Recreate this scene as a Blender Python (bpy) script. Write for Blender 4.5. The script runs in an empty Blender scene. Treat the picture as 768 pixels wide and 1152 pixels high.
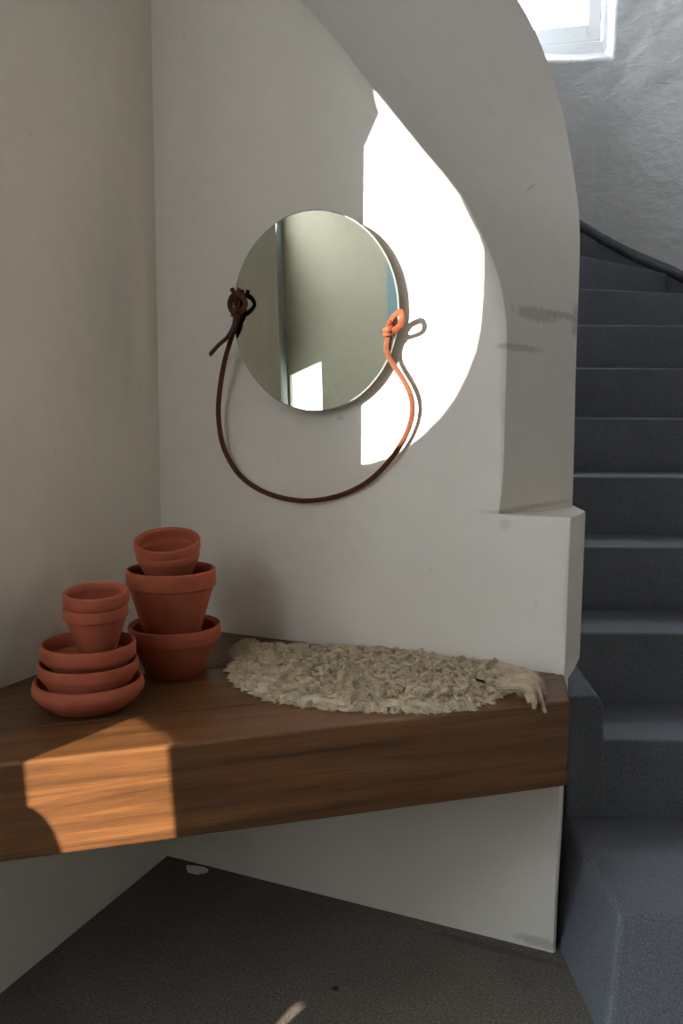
import bpy, bmesh, math, random
import numpy as np
from mathutils import Vector, Matrix

random.seed(7)
rng = np.random.default_rng(7)
C = bpy.context.scene.collection
sc = bpy.context.scene
PI = math.pi

# ------------------------------------------------------------------ survey
# Room frame: origin at the floor corner, +X along the mirror wall, +Y into that wall, room at y < 0.
F, PITCH, ROLL, H = 942.0, 0.11775, 0.0063, 1.152
c0 = np.array([-.4492, 2.067]); dv = np.array([.907, -.3865]); dv /= np.linalg.norm(dv)
nv = np.array([-dv[1], dv[0]])
M = np.array([[dv[0], dv[1], 0], [nv[0], nv[1], 0], [0, 0, 1]])
CAM = M @ np.array([-c0[0], -c0[1], 0]) + np.array([0, 0, H])
RT = np.array([M[0, 0], M[1, 0], 0]); FW = np.array([M[0, 1], M[1, 1], 0])


def ray(px):
    x = (px[0] - 384) / F; y = (px[1] - 576) / F
    cr, sr = math.cos(ROLL), math.sin(ROLL)
    x, y = x * cr + y * sr, -x * sr + y * cr
    cp, sp = math.cos(PITCH), math.sin(PITCH)
    return M @ np.array([x, cp - y * sp, -sp - y * cp])


def on_plane(px, P, N):
    D = ray(px); P = np.array(P, float); N = np.array(N, float)
    return CAM + D * (((P - CAM) @ N) / (D @ N))


def onY(px, v=0.0): return on_plane(px, (0, v, 0), (0, 1, 0))
def onX(px, v=0.0): return on_plane(px, (v, 0, 0), (1, 0, 0))
def onZ(px, v=0.0): return on_plane(px, (0, 0, v), (0, 0, 1))
def onD(px, d): return on_plane(px, CAM + FW * d, FW)
def S(xc, d, z):                      # stair frame: right of camera axis, distance ahead, height
    p = CAM + RT * xc + FW * d
    return np.array([p[0], p[1], z])


# ------------------------------------------------------------------ helpers
def mesh(name, verts, faces, mat, parent=None, smooth=False, loc=None):
    me = bpy.data.meshes.new(name)
    off = np.array(loc) if loc is not None else np.zeros(3)
    me.from_pydata([tuple(np.array(v, float) - off) for v in verts], [], [tuple(int(i) for i in f) for f in faces])
    bm = bmesh.new(); bm.from_mesh(me)
    bmesh.ops.remove_doubles(bm, verts=bm.verts, dist=1e-6)
    bmesh.ops.recalc_face_normals(bm, faces=bm.faces)
    bm.to_mesh(me); bm.free()
    if smooth:
        for p in me.polygons: p.use_smooth = True
    o = bpy.data.objects.new(name, me)
    o.location = tuple(off)
    if mat: me.materials.append(mat)
    C.objects.link(o)
    if parent is not None: attach(o, parent)
    return o


WL = {}


def attach(o, parent):
    WL[o.name] = o.location.copy()
    o.parent = parent
    o.location = o.location - WL.get(parent.name, parent.location)


def bevel(o, w=.004, seg=2, ang=30):
    m = o.modifiers.new('bevel', 'BEVEL'); m.width = w; m.segments = seg
    m.limit_method = 'ANGLE'; m.angle_limit = math.radians(ang)
    return o


def box_vf(x0, x1, y0, y1, z0, z1):
    v = [(x, y, z) for z in (z0, z1) for x, y in ((x0, y0), (x1, y0), (x1, y1), (x0, y1))]
    f = [(3, 2, 1, 0), (4, 5, 6, 7), (0, 1, 5, 4), (1, 2, 6, 5), (2, 3, 7, 6), (3, 0, 4, 7)]
    return v, f


def prism_vf(poly, z0, z1):
    n = len(poly)
    z0s = z0 if hasattr(z0, '__len__') else [z0] * n
    z1s = z1 if hasattr(z1, '__len__') else [z1] * n
    v = [(p[0], p[1], z) for p, z in zip(poly, z0s)] + [(p[0], p[1], z) for p, z in zip(poly, z1s)]
    f = [tuple(range(n - 1, -1, -1)), tuple(range(n, 2 * n))]
    for i in range(n):
        j = (i + 1) % n
        f.append((i, j, n + j, n + i))
    return v, f


def join(parts):
    V, Fc = [], []
    for v, f in parts:
        k = len(V); V += list(v); Fc += [tuple(i + k for i in q) for q in f]
    return V, Fc


def grid_vf(rows, closed=False):
    R_, Cn = len(rows), len(rows[0])
    V = [p for r in rows for p in r]; Fc = []
    for i in range(R_ - 1):
        for j in range(Cn if closed else Cn - 1):
            k = (j + 1) % Cn
            Fc.append((i * Cn + j, i * Cn + k, (i + 1) * Cn + k, (i + 1) * Cn + j))
    return V, Fc


def lathe_vf(prof, n=64, c=(0, 0, 0)):
    rows = []
    for r, z in prof:
        rows.append([(c[0] + r * math.cos(2 * PI * j / n), c[1] + r * math.sin(2 * PI * j / n), c[2] + z) for j in range(n)])
    V, Fc = grid_vf(rows, True)
    return V, Fc


def smooth_path(pts, n):
    pts = np.array(pts, float); m = len(pts)
    d = np.r_[0, np.cumsum(np.linalg.norm(np.diff(pts, axis=0), axis=1))]
    # Catmull-Rom resampling
    out = []
    for s in np.linspace(0, d[-1], n):
        i = min(max(np.searchsorted(d, s) - 1, 0), m - 2)
        t = (s - d[i]) / (d[i + 1] - d[i])
        p1, p2 = pts[i], pts[i + 1]
        p0 = pts[i - 1] if i > 0 else 2 * p1 - p2
        p3 = pts[i + 2] if i + 2 < m else 2 * p2 - p1
        out.append(.5 * (2 * p1 + (p2 - p0) * t + (2 * p0 - 5 * p1 + 4 * p2 - p3) * t * t + (3 * p1 - p0 - 3 * p2 + p3) * t ** 3))
    return np.array(out)


def ribbon_vf(path, w, th, flat, closed=False, taper=None):
    """Sweep a rounded strap section; flat(i, t) gives the direction the broad face looks at."""
    rows = []
    n = len(path)
    for i in range(n):
        a, b = path[max(i - 1, 0)], path[min(i + 1, n - 1)]
        if closed: a, b = path[(i - 1) % n], path[(i + 1) % n]
        T = b - a; T = T / np.linalg.norm(T)
        N = np.array(flat(i, i / (n - 1)), float); N = N - T * (N @ T); N /= np.linalg.norm(N)
        B = np.cross(T, N)
        ww = w * (taper(i / (n - 1)) if taper else 1) / 2; tt = th / 2
        prof = [(ww, .5 * tt), (ww * .82, tt), (-ww * .82, tt), (-ww, .5 * tt), (-ww, -.5 * tt), (-ww * .82, -tt), (ww * .82, -tt), (ww, -.5 * tt)]
        rows.append([path[i] + B * p + N * q for p, q in prof])
    if closed: rows.append(rows[0])
    V, Fc = grid_vf(rows, True)
    if not closed:
        Fc.append(tuple(range(7, -1, -1))); k = (len(rows) - 1) * 8; Fc.append(tuple(range(k, k + 8)))
    return V, Fc


def tag(o, label=None, cat=None, group=None, kind=None):
    if label: o['label'] = label
    if cat: o['category'] = cat
    if group: o['group'] = group
    if kind: o['kind'] = kind
    return o


def empty(name, loc):
    o = bpy.data.objects.new(name, None); o.empty_display_size = .05
    C.objects.link(o); o.location = tuple(loc)
    return o


def struct(name, vf, mat, smooth=False):
    o = mesh(name, vf[0], vf[1], mat, smooth=smooth)
    o['kind'] = 'structure'
    return o


# ------------------------------------------------------------------ materials
class NT:
    def __init__(s, name, rough=.8, spec=.5):
        s.m = bpy.data.materials.new(name); s.m.use_nodes = True
        s.t = s.m.node_tree; s.b = s.t.nodes['Principled BSDF']
        s.b.inputs['Roughness'].default_value = rough
        s.b.inputs['Specular IOR Level'].default_value = spec
        s.tc = s.t.nodes.new('ShaderNodeTexCoord'); s.last_bump = None

    def n(s, t, **k):
        o = s.t.nodes.new(t)
        for a, v in k.items(): setattr(o, a, v)
        return o

    def l(s, a, b): s.t.links.new(a, b)

    def coord(s, scale=(1, 1, 1), rot=(0, 0, 0)):
        mp = s.n('ShaderNodeMapping')
        mp.inputs['Scale'].default_value = scale; mp.inputs['Rotation'].default_value = rot
        if any(rot):
            m0 = s.n('ShaderNodeMapping'); m0.inputs['Rotation'].default_value = rot
            mp.inputs['Rotation'].default_value = (0, 0, 0)
            s.l(s.tc.outputs['Object'], m0.inputs['Vector']); s.l(m0.outputs['Vector'], mp.inputs['Vector'])
        else: s.l(s.tc.outputs['Object'], mp.inputs['Vector'])
        return mp.outputs['Vector']

    def noise(s, scale, detail=4, rough=.55, vec=None, dist=0):
        o = s.n('ShaderNodeTexNoise')
        o.inputs['Scale'].default_value = scale; o.inputs['Detail'].default_value = detail
        o.inputs['Roughness'].default_value = rough; o.inputs['Distortion'].default_value = dist
        s.l(vec if vec is not None else s.tc.outputs['Object'], o.inputs['Vector'])
        return o.outputs['Fac']

    def ramp(s, fac, stops):
        o = s.n('ShaderNodeValToRGB'); e = o.color_ramp.elements
        e[0].position, e[0].color = stops[0][0], (*stops[0][1], 1)
        e[1].position, e[1].color = stops[-1][0], (*stops[-1][1], 1)
        for p, c in stops[1:-1]:
            q = e.new(p); q.color = (*c, 1)
        s.l(fac, o.inputs['Fac'])
        return o.outputs['Color']

    def mix(s, fac, a, b, mode='MIX'):
        o = s.n('ShaderNodeMix', data_type='RGBA', blend_type=mode)
        for k, v in ((0, fac), (6, a), (7, b)):
            if hasattr(v, 'is_linked'): s.l(v, o.inputs[k])
            elif k == 0: o.inputs[0].default_value = v
            else: o.inputs[k].default_value = (*v, 1)
        return o.outputs[2]

    def bump(s, h, strength, dist):
        o = s.n('ShaderNodeBump')
        o.inputs['Strength'].default_value = strength; o.inputs['Distance'].default_value = dist
        s.l(h, o.inputs['Height'])
        if s.last_bump: s.l(s.last_bump, o.inputs['Normal'])
        s.last_bump = o.outputs['Normal']
        s.l(o.outputs['Normal'], s.b.inputs['Normal'])

    def color(s, v):
        if hasattr(v, 'is_linked'): s.l(v, s.b.inputs['Base Color'])
        else: s.b.inputs['Base Color'].default_value = (*v, 1)

    def spot(s, p, size, edge=.5, nscale=60):
        """Soft irregular blotch mask around a point in object space."""
        a = s.n('ShaderNodeVectorMath', operation='SUBTRACT')
        s.l(s.tc.outputs['Object'], a.inputs[0]); a.inputs[1].default_value = tuple(p)
        b = s.n('ShaderNodeVectorMath', operation='DIVIDE'); s.l(a.outputs[0], b.inputs[0]); b.inputs[1].default_value = size
        c = s.n('ShaderNodeVectorMath', operation='LENGTH'); s.l(b.outputs[0], c.inputs[0])
        nz = s.noise(nscale, 5, .65)
        d = s.n('ShaderNodeMath', operation='MULTIPLY_ADD'); s.l(nz, d.inputs[0]); d.inputs[1].default_value = 1.6; s.l(c.outputs['Value'], d.inputs[2])
        e = s.n('ShaderNodeMapRange'); s.l(d.outputs[0], e.inputs[0])
        e.inputs[1].default_value = 1.0 + .5; e.inputs[2].default_value = 1.5 + edge; e.inputs[3].default_value = 1; e.inputs[4].default_value = 0
        return e.outputs[0]


def plaster(name, col, lump=.5, fine=.25, spots=(), ridge=0):
    k = NT(name, .88, .25)
    big = k.noise(3.0, 3, .5); mid = k.noise(14, 4, .55); fin = k.noise(120, 3, .6)
    c = k.ramp(mid, [(.3, tuple(x * .965 for x in col)), (.7, col)])
    # sparse scratches and pits
    v = k.n('ShaderNodeTexVoronoi', feature='F1'); v.inputs['Scale'].default_value = 10
    k.l(k.coord((1, 1, .8)), v.inputs['Vector'])
    pit = k.n('ShaderNodeMapRange'); k.l(v.outputs['Distance'], pit.inputs[0])
    pit.inputs[1].default_value = .02; pit.inputs[2].default_value = .06; pit.inputs[3].default_value = 1; pit.inputs[4].default_value = 0
    c = k.mix(k.mul(pit.outputs[0], .34) if hasattr(k, 'mul') else pit.outputs[0], c, tuple(x * .62 for x in col))
    for p, sz, sc_, a in spots:
        m = k.spot(p, sz)
        q = k.n('ShaderNodeMath', operation='MULTIPLY'); k.l(m, q.inputs[0]); q.inputs[1].default_value = a
        c = k.mix(q.outputs[0], c, sc_)
    k.color(c)
    k.bump(big, lump, .05); k.bump(mid, lump * .5, .014); k.bump(pit.outputs[0], -.5, .004)
    if ridge:
        rg = k.noise(7, 5, .6, k.coord((1, 1, 2.2)), .35)
        rr = k.ramp(rg, [(.40, (0, 0, 0)), (.5, (1, 1, 1)), (.60, (0, 0, 0))]); k.bump(rr, ridge, .006)
    k.bump(fin, fine, .0015)
    return k.m


def _mul(self, a, f):
    q = self.n('ShaderNodeMath', operation='MULTIPLY'); self.l(a, q.inputs[0]); q.inputs[1].default_value = f
    return q.outputs[0]


NT.mul = _mul

WALLC = (.75, .678, .585)


def m_stone(name, base, spk, rough=.75, scale=260, spots=()):
    k = NT(name, rough, .35)
    sp = k.noise(scale, 2, .7); big = k.noise(5, 4, .6)
    c = k.ramp(big, [(.3, tuple(x * .85 for x in base)), (.7, tuple(x * 1.1 for x in base))])
    s1 = k.ramp(sp, [(.38, (1, 1, 1)), (.46, (0, 0, 0))]); c = k.mix(s1, c, spk[0])
    s2 = k.ramp(sp, [(.60, (0, 0, 0)), (.68, (1, 1, 1))]); c = k.mix(s2, c, spk[1])
    for p, sz, sc_, a in spots: c = k.mix(k.mul(k.spot(p, sz), a), c, sc_)
    k.color(c); k.bump(sp, .35, .002); k.bump(k.noise(40, 3, .6), .3, .004)
    return k.m


def m_wood(name, rot, tint=1.0):
    k = NT(name, .42, .5)
    v = k.coord((1.0, 20, 20), (0, 0, -rot))
    g = k.noise(2.2, 6, .62, v, .6); f2 = k.noise(9, 6, .75, k.coord((1.0, 46, 46), (0, 0, -rot)), .15)
    c = k.ramp(g, [(.28, (.050 * tint, .019 * tint, .0055 * tint)), (.5, (.112 * tint, .044 * tint, .0125 * tint)), (.72, (.19 * tint, .080 * tint, .0235 * tint))])
    d = k.ramp(f2, [(.38, (.55, .48, .43)), (.55, (1, 1, 1))])
    c = k.mix(.55, c, d, 'MULTIPLY')
    kn = k.n('ShaderNodeTexVoronoi'); kn.inputs['Scale'].default_value = 3.1
    k.l(k.coord((.8, 1.7, 2.2), (0, 0, -rot)), kn.inputs['Vector'])
    km = k.n('ShaderNodeMapRange'); k.l(kn.outputs['Distance'], km.inputs[0])
    km.inputs[1].default_value = .03; km.inputs[2].default_value = .075; km.inputs[3].default_value = .75; km.inputs[4].default_value = 0
    c = k.mix(km.outputs[0], c, (.06, .025, .01))
    k.color(c); k.bump(f2, .12, .002); k.bump(g, .12, .003)
    return k.m


def m_simple(name, col, rough=.6, spec=.5, nz=0, amt=.12, bump=0, metal=0):
    k = NT(name, rough, spec); k.b.inputs['Metallic'].default_value = metal
    if nz:
        f = k.noise(nz, 4, .6)
        k.color(k.ramp(f, [(.3, tuple(x * (1 - amt) for x in col)), (.7, tuple(min(1, x * (1 + amt)) for x in col))]))
        if bump: k.bump(f, bump, .003)
    else: k.color(col)
    return k.m


M_WALL = plaster('white_plaster', WALLC)
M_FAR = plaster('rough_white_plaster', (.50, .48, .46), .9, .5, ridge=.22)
M_FRONT = plaster('warm_grey_plaster', (.27, .235, .18))
M_SLATE = plaster('grey_blue_plaster', (.22, .23, .225))
M_SIDE = plaster('cream_plaster', (.42, .40, .37))
M_DARK = plaster('brown_grey_plaster', (.30, .265, .225))
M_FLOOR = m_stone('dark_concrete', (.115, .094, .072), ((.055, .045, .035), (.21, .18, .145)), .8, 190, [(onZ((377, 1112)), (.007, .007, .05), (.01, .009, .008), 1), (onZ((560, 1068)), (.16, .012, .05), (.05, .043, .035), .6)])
M_STAIR = m_stone('grey_speckled_stair', (.115, .118, .132), ((.062, .064, .072), (.18, .185, .205)), .72, 300)
M_SKIRT = m_simple('charcoal_paint', (.055, .057, .062), .45, .5, 30, .15, .05)
M_TERRA = m_simple('terracotta', (.29, .066, .031), .82, .3, 26, .13, .12)
M_TERRA2 = m_simple('terracotta_rim', (.33, .078, .037), .82, .3, 30, .12, .12)
M_LEATHER = m_simple('brown_leather', (.085, .028, .012), .65, .12, 90, .25, .25)
M_LEATHER_SHADE = m_simple('shaded_leather', (.060, .022, .012), .7, .12, 90, .25, .25)  # strap leather darkened in colour for the bow in shade
M_WHITE = m_simple('white_paint', (.80, .79, .77), .5, .5, 20, .04)
M_GLASSEDGE = m_simple('polished_glass_edge', (.26, .30, .29), .15, .8)
M_BACK = m_simple('mirror_backing', (.16, .15, .14), .7, .3, 30, .1)
M_TAG = m_simple('black_woven_tag', (.02, .02, .022), .8, .2)
M_BLUE = m_simple('grey_blue_paint', (.12, .18, .20), .55, .4, 12, .06)

k = NT('silvered_mirror', .0, .5); k.b.inputs['Metallic'].default_value = 1; k.color((.52, .53, .46)); M_MIRROR = k.m

k = NT('window_glass', 0, .5)
tr = k.n('ShaderNodeBsdfTransparent'); gl = k.n('ShaderNodeBsdfGlossy'); gl.inputs['Roughness'].default_value = .02
mx = k.n('ShaderNodeMixShader'); mx.inputs[0].default_value = .05
k.l(tr.outputs[0], mx.inputs[1]); k.l(gl.outputs[0], mx.inputs[2])
k.l(mx.outputs[0], k.t.nodes['Material Output'].inputs['Surface']); M_GLASS = k.m

k = NT('frosted_glass', .9, .2)
tr = k.n('ShaderNodeBsdfTranslucent'); tr.inputs['Color'].default_value = (.88, .92, .96, 1)
df = k.n('ShaderNodeBsdfDiffuse'); df.inputs['Color'].default_value = (.8, .8, .78, 1)
mx = k.n('ShaderNodeMixShader'); mx.inputs[0].default_value = .12
k.l(tr.outputs[0], mx.inputs[1]); k.l(df.outputs[0], mx.inputs[2])
k.l(mx.outputs[0], k.t.nodes['Material Output'].inputs['Surface']); M_FROST = k.m

k = NT('sheep_wool', .9, .15)
g = k.noise(55, 4, .6)
k.color(k.ramp(g, [(.25, (.42, .30, .18)), (.55, (.70, .55, .37)), (.8, (.86, .74, .56))]))
k.b.inputs['Sheen Weight'].default_value = .3
M_WOOL = k.m
M_HIDE = m_simple('sheep_hide', (.42, .34, .24), .9, .1, 40, .15)

# ------------------------------------------------------------------ light direction
AZ, EL = math.radians(67), math.radians(11)
L = np.array([math.cos(AZ) * math.cos(EL), math.sin(AZ) * math.cos(EL), -math.sin(EL)])
GX = -.6                                  # inner face of the unseen left wall, added to shape the sun patches
JY = -1.262                               # end of the short left wall
FY = -3.42                                 # front wall, behind the camera
CEIL = 2.75


def back_to(p, X=GX):
    t = (X - p[0]) / L[0]
    return np.array(p) + L * t


# ------------------------------------------------------------------ mirror wall with its flared edge
crease_px = [(180, -190), (225, -130), (297, -45), (337.5, 0), (377, 44), (416.8, 96), (441.7, 125.6), (478, 169.8), (504, 199.8), (520, 219.3), (535.4, 249),
             (548.4, 278), (558.9, 304), (565, 330), (569.5, 360), (570, 386), (568.5, 435), (567.3, 482), (566.2, 530), (563.5, 560), (561, 577)]
outer_px = [(435, -190), (489, -130), (550, -45), (585, 0), (605.8, 43), (617, 73.6), (629.4, 111), (639, 155.5), (646, 200), (650.3, 230.5),
            (652, 255), (651.5, 300), (649.5, 350), (648, 394), (646.8, 440), (645.5, 503), (643.9, 560), (643.3, 578)]


def dens(pts, n=160):
    return smooth_path(pts, n)


def roll_w(py):
    return np.interp(py, [-50, 40, 110, 250, 330, 420, 540, 577], [.058, .055, .036, .030, .030, .018, .010, .006])


TURN = math.radians(36)
cz, cx, cy, cr_ = [], [], [], []
for p in dens(crease_px):
    w = roll_w(p[1]); R = w / math.sin(TURN); yc = R * (1 - math.cos(TURN))
    q = onY(p, yc)
    cz.append(q[2]); cx.append(q[0]); cy.append(yc); cr_.append(w)
o_ = np.argsort(cz); cz, cx, cy, cr_ = [np.array(a)[o_] for a in (cz, cx, cy, cr_)]
oz, ox, oy = [], [], []
for p in dens(outer_px):
    D = ray(p)

    def fun(t):
        q = CAM + D * t
        z = q[2]
        phi = math.radians(np.interp(z, [2.05, 2.5], [72, 60]))
        return (q[1] - np.interp(z, cz, cy)) - math.tan(phi) * (q[0] - np.interp(z, cz, cx)), q
    a = (0.0 - CAM[1]) / D[1]; b = a * 2.2
    for _ in range(60):
        mth = (a + b) / 2
        if fun(mth)[0] < 0: a = mth
        else: b = mth
    q = fun(a)[1]
    oz.append(q[2]); ox.append(q[0]); oy.append(q[1])
o_ = np.argsort(oz); oz, ox, oy = [np.array(a)[o_] for a in (oz, ox, oy)]

def smz(z, v, sg):
    zz = np.arange(z[0], z[-1], .006); vv = np.interp(zz, z, v)
    n = int(3 * sg / .006); kx = np.exp(-.5 * (np.arange(-n, n + 1) * .006 / sg) ** 2); kx /= kx.sum()
    vp = np.r_[vv[0] - (vv[1:n + 1] - vv[0])[::-1], vv, vv[-1] - (vv[-n - 1:-1] - vv[-1])[::-1]]
    return zz, np.convolve(vp, kx, 'valid')


_z, cx = smz(cz, cx, .02); _, cy = smz(cz, cy, .03); _, cr_ = smz(cz, cr_, .03); cz = _z
_z, ox = smz(oz, ox, .05); _, oy = smz(oz, oy, .06); oz = _z

ZL = .945
LSL = -.045                                # ledge falls gently towards the back
rows = []
for z in np.r_[np.linspace(.88, ZL - .00003, 6), np.linspace(ZL + .00003, 1.2, 12), np.linspace(1.225, CEIL + .06, 70)]:
    X, Yc, w = np.interp(z, cz, cx), np.interp(z, cz, cy), np.interp(z, cz, cr_)
    R = w / math.sin(TURN)
    OX, OY = np.interp(z, oz, ox), np.interp(z, oz, oy)
    sec = [(0, 0), (.25 * (X - w), 0), (.5 * (X - w), 0), (.75 * (X - w), 0)]
    for a in np.linspace(0, TURN, 9):
        sec.append((X - w + R * math.sin(a), R * (1 - math.cos(a))))
    for t in np.linspace(.03, 1, 10):
        sec.append((X + (OX - X) * t, Yc + (OY - Yc) * t))
    bk = max(OY + .05, .42)
    sec += [(OX - .004, OY + .012), (OX - .05, OY + .05), (OX * .5, bk), (-.1, bk), (-.1, 0)]
    sh = .006 if z < ZL else 0
    rows.append([(x, y + (sh if y < .3 else 0), z) for x, y in sec])
V, Fc = grid_vf(rows, True)
n_ = len(rows[0])
Fc.append(tuple(range(n_))); Fc.append(tuple(range((len(rows) - 1) * n_, len(rows) * n_)))
# lower body: front face y = 0, projecting block under the flare
XB = .9925
low = []
blk = [(-.1, 0), (.7, 0), (XB - .007, 0), (XB - .002, .002), (XB, .007), (XB + .004, .10), (XB + .003, .205), (.93, .45), (-.1, .45)]
low.append(prism_vf(blk, .60, [ZL + LSL * p[1] for p in blk]))
blk2 = [(-.1, 0), (.7, 0), (XB - .003, 0), (XB + .001, .006), (XB - .012, .11), (.971, .212), (.90, .45), (-.1, .45)]
low.append(prism_vf(blk2, -.05, .61))
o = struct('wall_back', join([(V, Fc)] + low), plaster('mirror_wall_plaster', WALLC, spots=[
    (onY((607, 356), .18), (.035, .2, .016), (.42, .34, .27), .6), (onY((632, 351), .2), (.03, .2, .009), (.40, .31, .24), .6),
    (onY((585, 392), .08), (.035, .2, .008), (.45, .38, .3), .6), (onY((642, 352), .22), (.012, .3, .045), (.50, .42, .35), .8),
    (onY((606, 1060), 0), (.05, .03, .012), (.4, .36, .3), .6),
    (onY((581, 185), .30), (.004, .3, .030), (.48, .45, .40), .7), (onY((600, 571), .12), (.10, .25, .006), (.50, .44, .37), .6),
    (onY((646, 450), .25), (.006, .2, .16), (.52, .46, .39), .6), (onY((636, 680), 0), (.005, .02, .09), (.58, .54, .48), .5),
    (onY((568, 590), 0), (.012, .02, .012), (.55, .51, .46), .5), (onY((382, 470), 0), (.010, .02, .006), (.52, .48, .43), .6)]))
for p in o.data.polygons: p.use_smooth = abs(p.normal.z) < .5
o.data.set_sharp_from_angle(angle=math.radians(22))

# left wall: a short, thick return that stops at an opening
struct('wall_left', box_vf(GX - .15, 0, JY, .42, -.05, CEIL), M_WALL)
# floor and ceiling
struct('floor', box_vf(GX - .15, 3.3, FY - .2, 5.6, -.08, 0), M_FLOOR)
struct('ceiling', box_vf(GX - .15, 3.3, FY - .2, .02, CEIL, CEIL + .12), M_DARK)


def wall_with_holes(axis, pos, thick, a0, a1, z0, z1, holes, name, mat):
    """Vertical wall slab with polygonal openings; holes are closed polygons (a, z)."""
    from mathutils.geometry import delaunay_2d_cdt
    bm = bmesh.new()
    def P(a, z, k): return (pos - thick * k, a, z) if axis == 'X' else (a, pos - thick * k, z)
    pts, eds = [], []
    for loop in [[(a0, z0), (a1, z0), (a1, z1), (a0, z1)]] + holes:
        k = len(pts); n = len(loop)
        pts += [Vector((float(a), float(z))) for a, z in loop]
        eds += [(k + i, k + (i + 1) % n) for i in range(n)]
    vs, _, fs = delaunay_2d_cdt(pts, eds, [], 0, 1e-6)[:3]
    def inside(c, poly):
        r = False; j = len(poly) - 1
        for i in range(len(poly)):
            if (poly[i][1] > c[1]) != (poly[j][1] > c[1]) and c[0] < (poly[j][0] - poly[i][0]) * (c[1] - poly[i][1]) / (poly[j][1] - poly[i][1]) + poly[i][0]: r = not r
            j = i
        return r
    bv = [bm.verts.new(P(v[0], v[1], 0)) for v in vs]
    for f in fs:
        c = sum((vs[q] for q in f), Vector((0, 0))) / len(f)
        if not any(inside(c, h) for h in holes): bm.faces.new([bv[q] for q in f])
    r = bmesh.ops.extrude_face_region(bm, geom=bm.faces[:])
    d = (-thick, 0, 0) if axis == 'X' else (0, -thick, 0)
    bmesh.ops.translate(bm, vec=d, verts=[g for g in r['geom'] if isinstance(g, bmesh.types.BMVert)])
    bmesh.ops.recalc_face_normals(bm, faces=bm.faces)
    me = bpy.data.meshes.new(name); bm.to_mesh(me); bm.free(); me.materials.append(mat)
    o = bpy.data.objects.new(name, me); C.objects.link(o); o['kind'] = 'structure'
    return o


# sun openings: outlines of the daylight on mirror wall and bench carried back along the sun's direction
arc = [(405, 522), (420, 521.5), (440, 515.5), (460, 505), (480, 490), (500, 470), (516, 449), (530, 422), (540, 396), (546, 368), (548.5, 335), (549.5, 312), (549.3, 296), (548.2, 280)]
arch = [onY(p) for p in arc]
arch += [onY(p, .008) for p in [(545, 265), (537.5, 250), (522, 219), (506, 198), (480.5, 168), (444.5, 123.5), (419, 91), (414, 86)]]
arch += [onY((427, 127)), onY((411.5, 163)), np.array((.47, 0, 1.68)), np.array((.45, 0, 1.55)), np.array((.45, 0, 1.04))]
hole_a = [(q[1], q[2]) for q in (back_to(p) for p in arch)]
BZ = .62
e0, e1 = onZ((27, 857), BZ), onZ((642, 788), BZ)
BD = (e1 - e0) / np.linalg.norm(e1 - e0); BN = np.array([BD[1], -BD[0], 0])
def onF(px): return on_plane(px, e0, BN)
bp = [e0, onZ((153, 806), BZ), onZ((205, 837), BZ), onF((214, 941)), onF((215, 960)), onF((72, 975)), onF((70, 957)), onF((62, 937)), onF((52, 921)), onF((37.5, 909)), onF((38, 941)), onF((35, 939))]
hole_b = [(q[1], q[2]) for q in (back_to(p) for p in bp)]
fp = [onZ(p) for p in [(334, 1126), (347, 1136), (322, 1160), (304, 1160)]]
hole_c = [(q[1], q[2]) for q in (back_to(p) for p in fp)]
hole_d = [(-2.40, 1.0), (-1.55, 1.0), (-1.55, 2.65), (-2.40, 2.65)]     # hole for the added frosted fill window, out of view
TH = .012                                  # added light-shaping wall, kept thin so its openings throw crisp outlines
wall_with_holes('X', GX, TH, FY - .1, JY, -.02, CEIL, [hole_a, hole_b, hole_c, hole_d], 'wall_left_gobo', M_SLATE)
w4 = struct('fill_window_left', join([box_vf(GX - .06, GX - .02, a, b, c, d) for a, b, c, d in ((-2.40, -2.36, 1.0, 2.65), (-1.59, -1.55, 1.0, 2.65), (-2.36, -1.59, 1.0, 1.04), (-2.36, -1.59, 2.61, 2.65))]), M_WHITE)  # unseen window added to brighten the right of the mirror wall
mesh('pane', [(GX - .04, a, z) for a, z in ((-2.37, 1.03), (-1.58, 1.03), (-1.58, 2.62), (-2.37, 2.62))], [(0, 1, 2, 3)], M_FROST, w4)

# front wall behind the camera: a glazed doorway and a small frosted window
door = (.15, .38, 1.4, 2.6)               # glazed upper half of the door
dh = [(door[0], .02), (door[1], .02), (door[1], door[3]), (door[0], door[3])]
wh = [(-.585, .70), (-.377, .70), (-.377, 1.19), (-.585, 1.10)]
ch = [(-.56, 2.14), (.0, 2.14), (.0, 2.68), (-.56, 2.68)]    # hole for an added high frosted window, fill from upper left
wall_with_holes('Y', FY, .2, GX - TH, 3.3, -.02, CEIL, [dh, wh, ch], 'wall_front', M_FRONT)
fr = []
for a in ((door[0] - .10, door[0], .0, door[3] + .1), (door[1], door[1] + .1, .0, door[3] + .1), (door[0], door[1], door[3], door[3] + .1)):
    fr.append(box_vf(a[0], a[1], FY + .001, FY + .03, a[2], a[3]))
for a in ((door[0], door[0] + .05, .02, door[3]), (door[1] - .05, door[1], .02, door[3]), (door[0] + .05, door[1] - .05, .02, 1.4), (door[0] + .05, door[1] - .05, door[3] - .06, door[3])):
    fr.append(box_vf(a[0], a[1], FY - .12, FY - .08, a[2], a[3]))
d_ = struct('door_1', join(fr), M_BLUE)
mesh('pane', *box_vf(door[0] + .045, door[1] - .045, FY - .105, FY - .095, 1.38, door[3] - .05), M_GLASS, d_)
w_ = struct('window_2', join([prism_vf([(-.59, FY - .11), (-.37, FY - .11), (-.37, FY - .08), (-.59, FY - .08)], z0, z1) for z0, z1 in ((.69, .72),)]), M_WHITE)
mesh('pane', [(a, FY - .06, z) for a, z in wh], [(0, 1, 2, 3)], M_FROST, w_)
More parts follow.
